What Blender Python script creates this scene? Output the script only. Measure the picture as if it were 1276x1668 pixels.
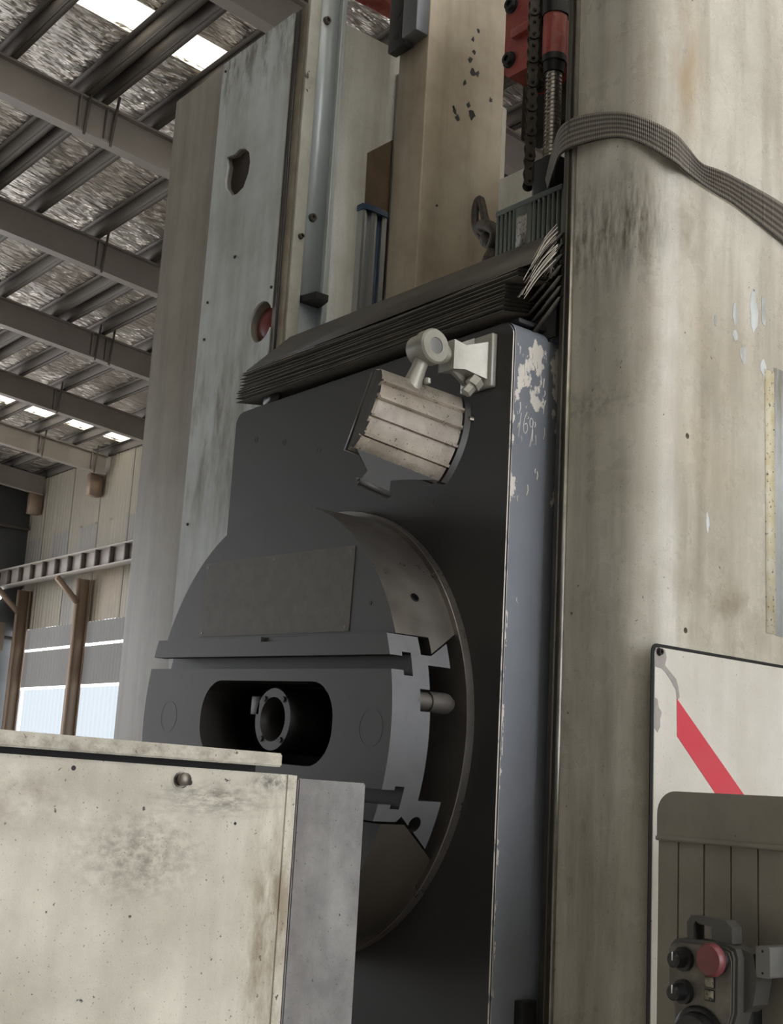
import bpy, bmesh, math, random
from mathutils import Vector, Matrix
random.seed(7)
for o in list(bpy.data.objects): bpy.data.objects.remove(o)
SC = bpy.context.scene
COL = SC.collection
R_ = math.radians

# ------------------------------------------------------------------ camera
def make_camera():
    yaw, pit, rol = R_(-51.18), R_(12.04), R_(3.25)
    f = Vector((math.sin(yaw)*math.cos(pit), math.cos(yaw)*math.cos(pit), math.sin(pit)))
    rt = Vector((math.cos(yaw), -math.sin(yaw), 0)); up = rt.cross(f)
    r2 = math.cos(rol)*rt + math.sin(rol)*up; u2 = -math.sin(rol)*rt + math.cos(rol)*up
    cd = bpy.data.cameras.new('camera'); co = bpy.data.objects.new('camera', cd); COL.objects.link(co)
    co.matrix_world = Matrix(((r2.x, u2.x, -f.x, 0), (r2.y, u2.y, -f.y, 0), (r2.z, u2.z, -f.z, 1.6), (0, 0, 0, 1)))
    cd.sensor_fit = 'HORIZONTAL'; cd.sensor_width = 36.0; cd.lens = 2083*36/1276
    cd.clip_start = 0.02; cd.clip_end = 300
    SC.camera = co
make_camera()

# ------------------------------------------------------------------ daylight and exposure
W = bpy.data.worlds.new('overcast_sky'); SC.world = W; W.use_nodes = True
bg = W.node_tree.nodes['Background']
bg.inputs['Color'].default_value = (0.95, 0.965, 1.0, 1); bg.inputs['Strength'].default_value = 1.0
SC.view_settings.view_transform = 'Standard'; SC.view_settings.look = 'None'
SC.view_settings.exposure = 2.22; SC.view_settings.gamma = 1.0
SC.view_settings.use_curve_mapping = False

# ------------------------------------------------------------------ materials
MATS = {}
def mat(name, col, rough=0.5, metal=0.0, dirt=None, dirt_amt=0.0, dirt_scale=3.0, streak=None, streak_amt=0.0,
        streak_dir='z', speck=None, speck_lo=0.72, speck_scale=90.0, bump=0.0, bump_scale=200.0, bump_dist=0.002,
        rough_var=0.0, stretch=(1, 1, 1), spec=0.5, extra=None, grit=None):
    m = bpy.data.materials.new(name); m.use_nodes = True; MATS[name] = m
    nt = m.node_tree; N = nt.nodes; L = nt.links
    b = N['Principled BSDF']
    b.inputs['Roughness'].default_value = rough; b.inputs['Metallic'].default_value = metal
    b.inputs['Specular IOR Level'].default_value = spec
    g = N.new('ShaderNodeNewGeometry')
    def noise(scale, detail=5, st=(1, 1, 1), rgh=0.6, off=0):
        mp = N.new('ShaderNodeMapping'); mp.inputs['Scale'].default_value = st; mp.inputs['Location'].default_value = (off, off*1.7, off*.6)
        L.new(g.outputs['Position'], mp.inputs['Vector'])
        n = N.new('ShaderNodeTexNoise'); n.inputs['Scale'].default_value = scale; n.inputs['Detail'].default_value = detail
        n.inputs['Roughness'].default_value = rgh
        L.new(mp.outputs['Vector'], n.inputs['Vector']); return n.outputs['Fac']
    def ramp(fac, lo, hi, amt=1.0):
        r = N.new('ShaderNodeMapRange'); r.inputs['From Min'].default_value = lo; r.inputs['From Max'].default_value = hi
        r.inputs['To Max'].default_value = amt; L.new(fac, r.inputs['Value']); return r.outputs['Result']
    def mix(fac, a, c):
        x = N.new('ShaderNodeMix'); x.data_type = 'RGBA'
        L.new(fac, x.inputs[0])
        if isinstance(a, tuple): x.inputs[6].default_value = (*a, 1)
        else: L.new(a, x.inputs[6])
        if isinstance(c, tuple): x.inputs[7].default_value = (*c, 1)
        else: L.new(c, x.inputs[7])
        return x.outputs[2]
    def math_(op, a, c):
        x = N.new('ShaderNodeMath'); x.operation = op
        for i, v in enumerate((a, c)):
            if isinstance(v, (int, float)): x.inputs[i].default_value = v
            else: L.new(v, x.inputs[i])
        return x.outputs[0]
    c = None
    cur = tuple(col)
    if dirt is not None:
        cur = mix(ramp(noise(dirt_scale, 8, rgh=.65), .38, .68, dirt_amt), cur, tuple(dirt))
    if streak is not None:
        st = {'z': (14, 14, 1.2), 'x': (1.2, 14, 14), 'y': (14, 1.2, 14)}[streak_dir]
        cur = mix(ramp(noise(1.0, 6, st, off=3), .45, .72, streak_amt), cur, tuple(streak))
    if speck is not None:
        cur = mix(ramp(noise(speck_scale, 3, stretch, .5, off=5), speck_lo, speck_lo + .04, .9), cur, tuple(speck))
    if grit is not None:
        cur = mix(ramp(noise(260, 3, (1, 1, 1), .55, off=8), .66, .70, .75), cur, tuple(grit))
    env = dict(m=m, N=N, L=L, b=b, g=g, noise=noise, ramp=ramp, mix=mix, math=math_)
    if extra: cur = extra(env, cur)
    if isinstance(cur, tuple): b.inputs['Base Color'].default_value = (*cur, 1)
    else: L.new(cur, b.inputs['Base Color'])
    if rough_var:
        L.new(ramp(noise(18, 5, off=9), .3, .7, 1.0), (rv := N.new('ShaderNodeMapRange')).inputs['Value'])
        rv.inputs['To Min'].default_value = max(.05, rough - rough_var); rv.inputs['To Max'].default_value = min(1, rough + rough_var)
        L.new(rv.outputs['Result'], b.inputs['Roughness'])
    if bump:
        bp = N.new('ShaderNodeBump'); bp.inputs['Strength'].default_value = bump; bp.inputs['Distance'].default_value = bump_dist
        L.new(noise(bump_scale, 3, stretch, .5), bp.inputs['Height']); L.new(bp.outputs['Normal'], b.inputs['Normal'])
    return m

def srgb(r, g, b):
    f = lambda v: (v/255/12.92) if v/255 <= .04045 else ((v/255 + .055)/1.055)**2.4
    return (f(r), f(g), f(b))

def blob(e, cy, cz, ry, rz):
    N, L = e['N'], e['L']; M_ = e['math']
    s = N.new('ShaderNodeSeparateXYZ'); L.new(e['g'].outputs['Position'], s.inputs[0])
    a = M_('DIVIDE', M_('SUBTRACT', s.outputs[1], cy), ry); c = M_('DIVIDE', M_('SUBTRACT', s.outputs[2], cz), rz)
    d = M_('SQRT', M_('ADD', M_('MULTIPLY', a, a), M_('MULTIPLY', c, c)), 0.0)
    return M_('SUBTRACT', 1.0, e['ramp'](d, .2, 1.0))
def stains(lst):
    def ex(e, cur):
        for k, (cy, cz, ry, rz, sc, st, col, amt) in enumerate(lst):
            n = e['noise'](sc, 6, st, .65, off=20 + 3*k)
            f = e['math']('MULTIPLY', blob(e, cy, cz, ry, rz), e['ramp'](n, .40, .62, amt))
            cur = e['mix'](f, cur, col)
        return cur
    return ex
mat('cream_paint', srgb(206, 201, 189), .30, grit=srgb(150, 140, 124), dirt=srgb(150, 142, 124), dirt_amt=.55, dirt_scale=2.6, streak=srgb(120, 110, 94), streak_amt=.6,
    speck=srgb(60, 54, 46), speck_lo=.72, speck_scale=75, bump=.35, bump_scale=420, bump_dist=.0012, rough_var=.1,
    extra=stains([(1.565, 2.56, .05, .13, 22, (3, 3, .5), srgb(84, 76, 66), .85), (1.64, 2.58, .07, .16, 9, (1, 1, 1), srgb(150, 138, 122), .8),
                  (1.63, 2.86, .09, .22, 7, (2, 2, .8), srgb(168, 146, 116), .8), (1.72, 2.30, .2, .25, 5, (1, 1, 1), srgb(186, 170, 146), .6),
                  (1.545, 2.25, .02, .05, 60, (1, 1, 1), srgb(80, 74, 66), .8), (1.75, 1.93, .22, .10, 12, (1, 1, 1.5), srgb(140, 128, 110), .7),
                  (1.545, 1.5, .03, .6, 6, (3, 3, .5), srgb(118, 106, 90), .7)]))
mat('cream_side', srgb(212, 209, 201), .42, grit=srgb(160, 152, 138), dirt=srgb(176, 166, 148), dirt_amt=.5, dirt_scale=3.5, streak=srgb(226, 226, 222), streak_amt=.4,
    speck=srgb(60, 54, 46), speck_lo=.745, speck_scale=70, bump=.35, bump_scale=420, bump_dist=.0012, rough_var=.1)
mat('cover_cream', srgb(212, 208, 194), .5, dirt=srgb(150, 142, 128), dirt_amt=.6, dirt_scale=4.0, streak=srgb(110, 102, 90), streak_amt=.22,
    grit=srgb(92, 84, 74), speck=srgb(40, 36, 32), speck_lo=.695, speck_scale=95, bump=.5, bump_scale=420, bump_dist=.0012,
    extra=stains([(.80, 1.50, .12, .07, 60, (1, 1, 1.6), srgb(116, 108, 98), .7), (1.0, 1.40, .06, .3, 14, (2, 2, .7), srgb(128, 112, 88), .85),
                  (.90, 1.57, .12, .03, 60, (1, .6, 2), srgb(90, 82, 74), .7), (.62, 1.56, .18, .06, 16, (1, 1, 1.4), srgb(140, 130, 116), .7),
                  (.99, 1.595, .05, .016, 70, (1, 1, 1), srgb(50, 44, 38), .8), (.7, 1.625, .5, .02, 60, (1, .7, 1), srgb(120, 110, 96), .7)]))
mat('grey_sheet', srgb(124, 123, 123), .42, .1, dirt=srgb(164, 162, 160), dirt_amt=.75, dirt_scale=14, streak=srgb(104, 98, 96), streak_amt=.6, speck=srgb(52, 48, 46), speck_lo=.71, speck_scale=150, grit=srgb(90, 84, 82),
    bump=.25, bump_scale=300, bump_dist=.0008, rough_var=.12)
def xz_stains(e, cur):
    # drips around the top edge and beside the bellows
    N, L = e['N'], e['L']; M_ = e['math']
    s = N.new('ShaderNodeSeparateXYZ'); L.new(e['g'].outputs['Position'], s.inputs[0])
    top = e['ramp'](s.outputs[2], 3.26, 3.44)
    n1 = e['noise'](16, 6, (2, 2, .6), .65, off=31)
    cur = e['mix'](M_('MULTIPLY', top, e['ramp'](n1, .45, .6, .8)), cur, srgb(98, 90, 78))
    lo = M_('MULTIPLY', M_('SUBTRACT', 1.0, e['ramp'](s.outputs[2], 2.50, 2.75)), e['ramp'](s.outputs[2], 2.1, 2.3))
    n2 = e['noise'](9, 6, (2, 2, .5), .65, off=35)
    return e['mix'](M_('MULTIPLY', lo, e['ramp'](n2, .47, .64, .75)), cur, srgb(120, 112, 98))
mat('tan_paint', srgb(160, 153, 140), .5, dirt=srgb(112, 104, 90), dirt_amt=.7, dirt_scale=2.5, streak=srgb(92, 84, 72), streak_amt=.5,
    speck=srgb(50, 46, 40), speck_lo=.76, speck_scale=60, bump=.3, bump_scale=380, bump_dist=.001)
mat('blue_grey_paint', srgb(214, 220, 221), .5, dirt=srgb(140, 138, 128), dirt_amt=.5, dirt_scale=3.2, streak=srgb(120, 112, 98), streak_amt=.35,
    speck=srgb(50, 46, 42), speck_lo=.77, speck_scale=55, bump=.25, bump_scale=380, bump_dist=.001, extra=xz_stains)
mat('white_paint', srgb(232, 232, 226), .5, dirt=srgb(170, 166, 154), dirt_amt=.45, dirt_scale=5, streak=srgb(140, 132, 118), streak_amt=.4,
    bump=.7, bump_scale=160, bump_dist=.002)
mat('rail_paint', srgb(178, 176, 164), .45, dirt=srgb(110, 100, 84), dirt_amt=.6, dirt_scale=7, speck=srgb(60, 50, 40), speck_lo=.7, speck_scale=40)
mat('channel_grey', srgb(176, 182, 182), .35, .2, dirt=srgb(150, 150, 144), dirt_amt=.4)
mat('grime_strip', srgb(98, 88, 74), .55, dirt=srgb(160, 152, 136), dirt_amt=.6, dirt_scale=9, streak=srgb(48, 42, 36), streak_amt=.7)
mat('steel_trim', srgb(150, 146, 136), .3, .7, dirt=srgb(90, 84, 76), dirt_amt=.7, dirt_scale=12)
mat('guard_dark', srgb(70, 66, 60), .5, .3, dirt=srgb(100, 94, 84), dirt_amt=.5, dirt_scale=9, streak=srgb(40, 38, 35), streak_amt=.5)

def head_extra(e, cur):
    N, L = e['N'], e['L']
    s = N.new('ShaderNodeSeparateXYZ'); L.new(e['g'].outputs['Position'], s.inputs[0])
    x, y, z = s.outputs
    M_ = e['math']
    side = M_('GREATER_THAN', x, -1.5125)
    # flaked paint near the upper corner of the side face
    band = M_('MULTIPLY', e['ramp'](z, 2.02, 2.33), M_('SUBTRACT', 1.0, e['ramp'](z, 2.36, 2.40)))
    n = e['noise'](26, 6, (1, 1, .55), .62, off=11)
    lo = M_('ADD', n, M_('MULTIPLY', band, .135))
    flake = M_('MULTIPLY', e['ramp'](lo, .655, .668), side)
    flake = M_('MULTIPLY', flake, M_('GREATER_THAN', band, .02))
    # bare nicked front edge of the casting
    ed = M_('MULTIPLY', M_('GREATER_THAN', x, -1.5155), M_('LESS_THAN', y, 1.4700))
    ed = M_('MULTIPLY', ed, e['ramp'](e['noise'](60, 5, (1, 1, .5), .6, off=2), .38, .46))
    ed2 = M_('MULTIPLY', M_('LESS_THAN', y, 1.4745), e['ramp'](e['noise'](75, 5, (1, 1, .5), .6, off=4), .56, .59))
    tot = M_('MAXIMUM', M_('MAXIMUM', flake, ed), M_('MULTIPLY', ed2, side))
    return e['mix'](tot, cur, srgb(206, 200, 192))
mat('head_paint', srgb(112, 118, 130), .42, .0, dirt=srgb(88, 92, 100), dirt_amt=.5, dirt_scale=5, bump=.2, bump_scale=260, bump_dist=.0008, rough_var=.08)
mat('headstock_paint', srgb(118, 122, 130), .45, .0, dirt=srgb(102, 105, 112), dirt_amt=.5, dirt_scale=5, bump=.2, bump_scale=260, bump_dist=.0008, rough_var=.06, extra=head_extra)
mat('plate_black', srgb(54, 52, 51), .5, dirt=srgb(48, 47, 46), dirt_amt=.6, dirt_scale=4, speck=srgb(110, 108, 104), speck_lo=.79, speck_scale=60)
mat('machined_steel', srgb(136, 132, 128), .36, .75, dirt=srgb(104, 94, 84), dirt_amt=.6, dirt_scale=6, rough_var=.1, bump=.15, bump_scale=500, bump_dist=.0006)
mat('slide_steel', srgb(122, 123, 126), .45, .5, dirt=srgb(98, 98, 100), dirt_amt=.4, dirt_scale=20, bump=.15, bump_scale=500, bump_dist=.0006)
mat('slide_face', srgb(56, 54, 52), .5, .1, dirt=srgb(51, 48, 46), dirt_amt=.5, dirt_scale=8)
mat('brown_steel', srgb(86, 80, 72), .45, .4, dirt=srgb(64, 60, 54), dirt_amt=.5, dirt_scale=6)
mat('dark_steel', srgb(58, 58, 58), .45, .5, dirt=srgb(80, 76, 70), dirt_amt=.4, dirt_scale=15)
mat('black_metal', srgb(34, 34, 35), .5, .2)
mat('label_film', srgb(92, 86, 76), .55, .1, dirt=srgb(70, 66, 58), dirt_amt=.6, dirt_scale=40)
mat('bellows_cloth', srgb(62, 58, 53), .6, 0, dirt=srgb(98, 90, 80), dirt_amt=.55, dirt_scale=7, streak=srgb(34, 32, 30), streak_amt=.4, streak_dir='x', bump=.3, bump_scale=500, bump_dist=.0008)
mat('bellows_edge', srgb(128, 120, 110), .6, 0, dirt=srgb(40, 38, 36), dirt_amt=.9, dirt_scale=10)
mat('frayed_edge', srgb(188, 180, 168), .6)
mat('lamp_alu', srgb(206, 197, 186), .32, .75, dirt=srgb(130, 120, 108), dirt_amt=.65, dirt_scale=9, speck=srgb(62, 56, 50), speck_lo=.66, speck_scale=190, rough_var=.1)
mat('lamp_zinc', srgb(172, 170, 160), .42, .35, dirt=srgb(128, 124, 114), dirt_amt=.6, dirt_scale=14, bump=.2, bump_scale=200, bump_dist=.001)
mat('shaded_grey', srgb(66, 65, 65), .5, .2)  # flap's shade put into the colour; also darkens the housing ends
mat('lamp_grey', srgb(118, 118, 116), .45, .2)
mat('rusty_brown', srgb(96, 76, 56), .7, 0, dirt=srgb(128, 104, 78), dirt_amt=.6, dirt_scale=12)
mat('hole_brown', srgb(60, 52, 47), .8)
mat('red_paint', srgb(172, 84, 78), .42, 0, dirt=srgb(120, 44, 42), dirt_amt=.5, dirt_scale=14, bump=.6, bump_scale=60, bump_dist=.003)
mat('old_red', srgb(136, 50, 50), .4, 0, dirt=srgb(84, 34, 36), dirt_amt=.6, dirt_scale=18)
mat('stripe_red', srgb(206, 72, 84), .4, 0, dirt=srgb(196, 88, 94), dirt_amt=.5, dirt_scale=20, bump=.3, bump_scale=420, bump_dist=.001)
mat('post_paint', srgb(184, 172, 152), .45, .1, dirt=srgb(134, 118, 98), dirt_amt=.7, dirt_scale=3, streak=srgb(110, 94, 76), streak_amt=.5, speck=srgb(40, 34, 30), speck_lo=.76, speck_scale=26, rough_var=.1)
mat('aluminium', srgb(196, 200, 204), .3, .8)
mat('blue_cap', srgb(58, 78, 112), .45, .1)
mat('chain_steel', srgb(66, 60, 54), .45, .7, dirt=srgb(34, 32, 30), dirt_amt=.7, dirt_scale=30)
mat('screw_steel', srgb(170, 164, 156), .28, .9)
mat('motor_paint', srgb(92, 100, 98), .5, .1, dirt=srgb(112, 112, 104), dirt_amt=.5, dirt_scale=20)
def label_extra(e, cur):
    N, L = e['N'], e['L']
    s = N.new('ShaderNodeSeparateXYZ'); L.new(e['g'].outputs['Position'], s.inputs[0])
    n = e['noise'](420, 2, (1, 1, .35), .5)
    return e['mix'](e['ramp'](n, .55, .6, .8), cur, srgb(50, 48, 46))
mat('rating_label', srgb(170, 166, 156), .5, extra=label_extra)
def strap_extra(e, cur):
    N, L = e['N'], e['L']
    uv = N.new('ShaderNodeUVMap')
    s = N.new('ShaderNodeSeparateXYZ'); L.new(uv.outputs['UV'], s.inputs[0])
    M_ = e['math']
    a = M_('SINE', M_('MULTIPLY', s.outputs[0], 1500.0), 0.0)
    c = M_('SINE', M_('MULTIPLY', s.outputs[1], 38.0), 0.0)
    w = M_('ADD', M_('MULTIPLY', a, .5), M_('MULTIPLY', c, .5))
    bp = N.new('ShaderNodeBump'); bp.inputs['Strength'].default_value = .7; bp.inputs['Distance'].default_value = .0012
    L.new(w, bp.inputs['Height']); L.new(bp.outputs['Normal'], e['b'].inputs['Normal'])
    return e['mix'](e['ramp'](w, -.3, .7, .9), srgb(58, 53, 48), srgb(146, 136, 124))
mat('webbing', srgb(120, 112, 102), .55, extra=strap_extra)
mat('webbing_dark', srgb(58, 52, 46), .6, extra=None, dirt=srgb(110, 100, 88), dirt_amt=.6, dirt_scale=60, bump=.6, bump_scale=300, bump_dist=.002)
mat('cabinet_paint', srgb(134, 129, 118), .5, 0, dirt=srgb(104, 97, 86), dirt_amt=.6, dirt_scale=6, speck=srgb(50, 46, 40), speck_lo=.75, speck_scale=80, bump=.25, bump_scale=300, bump_dist=.001)
mat('cabinet_groove', srgb(78, 74, 68), .5)
mat('pendant_shell', srgb(84, 82, 78), .42, .1, dirt=srgb(56, 54, 52), dirt_amt=.6, dirt_scale=16)
mat('pendant_face', srgb(116, 112, 104), .4, .3, dirt=srgb(60, 56, 52), dirt_amt=.9, dirt_scale=14)
mat('black_plastic', srgb(26, 26, 27), .3)
mat('estop_red', srgb(120, 62, 66), .35, dirt=srgb(100, 54, 58), dirt_amt=.5, dirt_scale=40)
def icon_extra(e, cur):
    n = e['noise'](260, 3, (1, 1, 1), .6)
    return e['mix'](e['ramp'](n, .56, .6, .9), cur, srgb(40, 38, 34))
mat('icon_label', srgb(150, 144, 124), .5, extra=icon_extra)
mat('primer_patch', srgb(164, 158, 154), .5, 0, dirt=srgb(140, 130, 126), dirt_amt=.5, dirt_scale=30)
mat('white_scratch', srgb(214, 210, 204), .6)
mat('masking_tape', srgb(196, 184, 150), .6, 0, dirt=srgb(226, 224, 214), dirt_amt=.7, dirt_scale=30, speck=srgb(70, 62, 50), speck_lo=.62, speck_scale=140)
mat('seam_black', srgb(22, 20, 22), .6)
mat('bolt_steel', srgb(110, 104, 96), .35, .8)
# hall
mat('concrete', srgb(186, 182, 174), .7, dirt=srgb(150, 147, 140), dirt_amt=.6, dirt_scale=.6)
mat('foil', srgb(240, 232, 222), .30, .8, dirt=srgb(190, 180, 170), dirt_amt=.4, dirt_scale=.8, bump=1.0, bump_scale=5.0, bump_dist=.32, stretch=(2.4, .5, 1))
mat('steel_beam', srgb(146, 138, 130), .55, .1, dirt=srgb(118, 108, 100), dirt_amt=.6, dirt_scale=.8)
mat('steel_purlin', srgb(96, 89, 82), .7, .0)
mat('beige_cladding', srgb(140, 133, 119), .55, .1, streak=srgb(140, 130, 114), streak_amt=.3, dirt=srgb(124, 117, 104), dirt_amt=.5, dirt_scale=.5)
mat('tan_cladding', srgb(132, 120, 104), .55, .1, dirt=srgb(170, 158, 140), dirt_amt=.5, dirt_scale=1.0)
mat('grey_cladding', srgb(128, 124, 118), .55, .1, dirt=srgb(110, 106, 100), dirt_amt=.5, dirt_scale=.7)
mat('dark_cladding', srgb(96, 98, 98), .6, .1, dirt=srgb(78, 80, 82), dirt_amt=.5, dirt_scale=.4)
mat('rust_steel', srgb(136, 116, 98), .6, .1)
def translucent(name, col, trans=0.75):
    m = bpy.data.materials.new(name); m.use_nodes = True; MATS[name] = m
    nt = m.node_tree; N = nt.nodes; L = nt.links; out = N['Material Output']; N.remove(N['Principled BSDF'])
    t = N.new('ShaderNodeBsdfTranslucent'); t.inputs['Color'].default_value = (*col, 1)
    d = N.new('ShaderNodeBsdfDiffuse'); d.inputs['Color'].default_value = (*[v*.8 for v in col], 1)
    x = N.new('ShaderNodeMixShader'); x.inputs[0].default_value = 1 - trans
    L.new(t.outputs[0], x.inputs[1]); L.new(d.outputs[0], x.inputs[2]); L.new(x.outputs[0], out.inputs['Surface'])
translucent('skylight_sheet', (.95, .90, .75), .92)
translucent('clear_sheet', (.24, .262, .275), .85)
translucent('frosted_sheet', (.20, .195, .185), .22)
def emitter(name, col, s):
    m = bpy.data.materials.new(name); m.use_nodes = True; MATS[name] = m
    b = m.node_tree.nodes['Principled BSDF']; b.inputs['Emission Color'].default_value = (*col, 1); b.inputs['Emission Strength'].default_value = s
    b.inputs['Base Color'].default_value = (*col, 1)
emitter('lamp_daylight_glow', (1, 1, 1), .8)

# ------------------------------------------------------------------ mesh helpers
ORG = {}
def thing(name, label, cat, loc, group=None):
    o = bpy.data.objects.new(name, None); COL.objects.link(o); o.location = loc; o.empty_display_size = .1
    o['label'] = label; o['category'] = cat
    if group: o['group'] = group
    ORG[o] = Vector(loc); return o
def sharpen(bm, ang=32):
    for f in bm.faces: f.smooth = True
    a = R_(ang)
    for e in bm.edges:
        if len(e.link_faces) == 2: e.smooth = e.calc_face_angle(0) < a
        else: e.smooth = False
def obj(name, bm, m, parent=None, label=None, kind=None, smooth=True, cat=None, group=None, own=False):
    """bm is in world coordinates; the object's origin goes to its thing's base (own=True: to its own bottom centre)"""
    if smooth: sharpen(bm)
    if parent is not None: org = ORG.get(parent, Vector((0, 0, 0)))
    elif own:
        xs = [v.co for v in bm.verts]
        org = Vector(((min(v.x for v in xs)+max(v.x for v in xs))/2, (min(v.y for v in xs)+max(v.y for v in xs))/2, min(v.z for v in xs)))
    else: org = Vector((0, 0, 0))
    for v in bm.verts: v.co -= org
    me = bpy.data.meshes.new(name); bm.to_mesh(me); bm.free()
    ms = m if isinstance(m, (list, tuple)) else [m]
    for k in ms: me.materials.append(MATS[k])
    o = bpy.data.objects.new(name, me); COL.objects.link(o)
    if parent is not None: o.parent = parent
    else: o.location = org
    ORG[o] = org
    if label: o['label'] = label
    if cat: o['category'] = cat
    if group: o['group'] = group
    if kind: o['kind'] = kind
    return o
def struct(name, bm, m, **k): return obj(name, bm, m, kind='structure', **k)
def B(): return bmesh.new()
def box(bm, x0, x1, y0, y1, z0, z1, bev=0.0, seg=2, mi=0):
    t = bmesh.new()
    bmesh.ops.create_cube(t, size=1)
    for v in t.verts: v.co = Vector(((x0+x1)/2 + v.co.x*(x1-x0), (y0+y1)/2 + v.co.y*(y1-y0), (z0+z1)/2 + v.co.z*(z1-z0)))
    if bev: bmesh.ops.bevel(t, geom=t.edges[:], offset=bev, segments=seg, affect='EDGES', profile=.5)
    merge(bm, t, mi); return bm
def merge(bm, t, mi=0, mtx=None):
    vm = {}
    for v in t.verts: vm[v] = bm.verts.new(mtx @ v.co if mtx else v.co)
    for f in t.faces:
        try: nf = bm.faces.new([vm[v] for v in f.verts]); nf.material_index = mi
        except ValueError: pass
    t.free()
def cyl(bm, p0, p1, r0, r1=None, n=24, cap=True, mi=0):
    p0, p1 = Vector(p0), Vector(p1); r1 = r0 if r1 is None else r1
    d = (p1-p0).normalized(); a = d.orthogonal().normalized(); b = d.cross(a)
    A = [bm.verts.new(p0 + r0*(math.cos(2*math.pi*i/n)*a + math.sin(2*math.pi*i/n)*b)) for i in range(n)]
    C = [bm.verts.new(p1 + r1*(math.cos(2*math.pi*i/n)*a + math.sin(2*math.pi*i/n)*b)) for i in range(n)]
    for i in range(n):
        f = bm.faces.new((A[i], A[(i+1) % n], C[(i+1) % n], C[i])); f.material_index = mi
    if cap:
        bm.faces.new(A[::-1]).material_index = mi; bm.faces.new(C).material_index = mi
    return bm
def lathe(bm, p0, axis, prof, n=32, mi=0):
    """prof = list of (distance along axis, radius)"""
    p0 = Vector(p0); d = Vector(axis).normalized(); a = d.orthogonal().normalized(); b = d.cross(a); rings = []
    for t, r in prof:
        if r < 1e-6: rings.append([bm.verts.new(p0 + t*d)])
        else: rings.append([bm.verts.new(p0 + t*d + r*(math.cos(2*math.pi*i/n)*a + math.sin(2*math.pi*i/n)*b)) for i in range(n)])
    for A, C in zip(rings, rings[1:]):
        for i in range(n):
            j = (i+1) % n
            q = [A[i % len(A)], A[j % len(A)], C[j % len(C)], C[i % len(C)]]
            u = []
            for v in q:
                if v not in u: u.append(v)
            if len(u) > 2: bm.faces.new(u).material_index = mi
    for rg, rev in ((rings[0], True), (rings[-1], False)):
        if len(rg) > 2: bm.faces.new(rg[::-1] if rev else rg).material_index = mi
    bmesh.ops.recalc_face_normals(bm, faces=bm.faces[:])
    return bm
def prism(bm, pts, axis, a0, a1, mi=0):
    """pts: 2D outline; axis 'x': (y,z), 'y': (x,z), 'z': (x,y)"""
    def P(p, a): return {'x': (a, p[0], p[1]), 'y': (p[0], a, p[1]), 'z': (p[0], p[1], a)}[axis]
    A = [bm.verts.new(P(p, a0)) for p in pts]; C = [bm.verts.new(P(p, a1)) for p in pts]; n = len(pts)
    for i in range(n): bm.faces.new((A[i], A[(i+1) % n], C[(i+1) % n], C[i])).material_index = mi
    bm.faces.new(A[::-1]).material_index = mi; bm.faces.new(C).material_index = mi
    bmesh.ops.recalc_face_normals(bm, faces=bm.faces[:]); return bm
def rrect(x0, x1, z0, z1, r, n=6, corners=(1, 1, 1, 1)):
    """rounded rectangle; corners order: x1z1, x0z1, x0z0, x1z0"""
    out = []
    for k, (cx, cz, a0) in enumerate(((x1-r, z1-r, 0), (x0+r, z1-r, 90), (x0+r, z0+r, 180), (x1-r, z0+r, 270))):
        if corners[k]:
            for i in range(n+1):
                a = R_(a0 + 90*i/n); out.append((cx + r*math.cos(a), cz + r*math.sin(a)))
        else: out.append(((x1, z1), (x0, z1), (x0, z0), (x1, z0))[k])
    return out
def tube(bm, pts, r, n=8, mi=0):
    pts = [Vector(p) for p in pts]; rings = []; prev = None
    for i, p in enumerate(pts):
        d = (pts[min(i+1, len(pts)-1)] - pts[max(i-1, 0)]).normalized()
        a = d.orthogonal().normalized() if prev is None else (prev - prev.dot(d)*d).normalized()
        prev = a; b = d.cross(a); rr = r[i] if isinstance(r, (list, tuple)) else r
        rings.append([bm.verts.new(p + rr*(math.cos(2*math.pi*k/n)*a + math.sin(2*math.pi*k/n)*b)) for k in range(n)])
    for A, C in zip(rings, rings[1:]):
        for k in range(n): bm.faces.new((A[k], A[(k+1) % n], C[(k+1) % n], C[k])).material_index = mi
    bm.faces.new(rings[0][::-1]).material_index = mi; bm.faces.new(rings[-1]).material_index = mi
    return bm
def spline(pts, n=6):
    pts = [Vector(p) for p in pts]; out = []
    for i in range(len(pts)-1):
        p0, p1, p2, p3 = pts[max(i-1, 0)], pts[i], pts[i+1], pts[min(i+2, len(pts)-1)]
        for k in range(n):
            t = k/n
            out.append(.5*((2*p1) + (p2-p0)*t + (2*p0-5*p1+4*p2-p3)*t*t + (3*p1-p0-3*p2+p3)*t**3))
    out.append(pts[-1]); return out
def cut(o, cutters):
    """subtract cutter bmeshes (world coords) from object o"""
    for c in cutters:
        for v in c.verts: v.co -= ORG[o]
        bmesh.ops.recalc_face_normals(c, faces=c.faces[:])
        me = bpy.data.meshes.new('cut'); c.to_mesh(me); c.free()
        co = bpy.data.objects.new('cut', me); COL.objects.link(co)
        if o.parent: co.parent = o.parent
        else: co.location = ORG[o]
        md = o.modifiers.new('b', 'BOOLEAN'); md.operation = 'DIFFERENCE'; md.object = co; md.solver = 'EXACT'
        bpy.context.view_layer.update()
        ev = o.evaluated_get(bpy.context.evaluated_depsgraph_get()); nm = bpy.data.meshes.new_from_object(ev)
        o.modifiers.clear(); old = o.data; o.data = nm; bpy.data.meshes.remove(old)
        bpy.data.objects.remove(co); bpy.data.meshes.remove(me)
    bm = bmesh.new(); bm.from_mesh(o.data); sharpen(bm); bm.to_mesh(o.data); bm.free()
def dup(o, off, parent, label=None):
    c = o.copy(); COL.objects.link(c); c.parent = parent; c.location = o.location + Vector(off); return c

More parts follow.
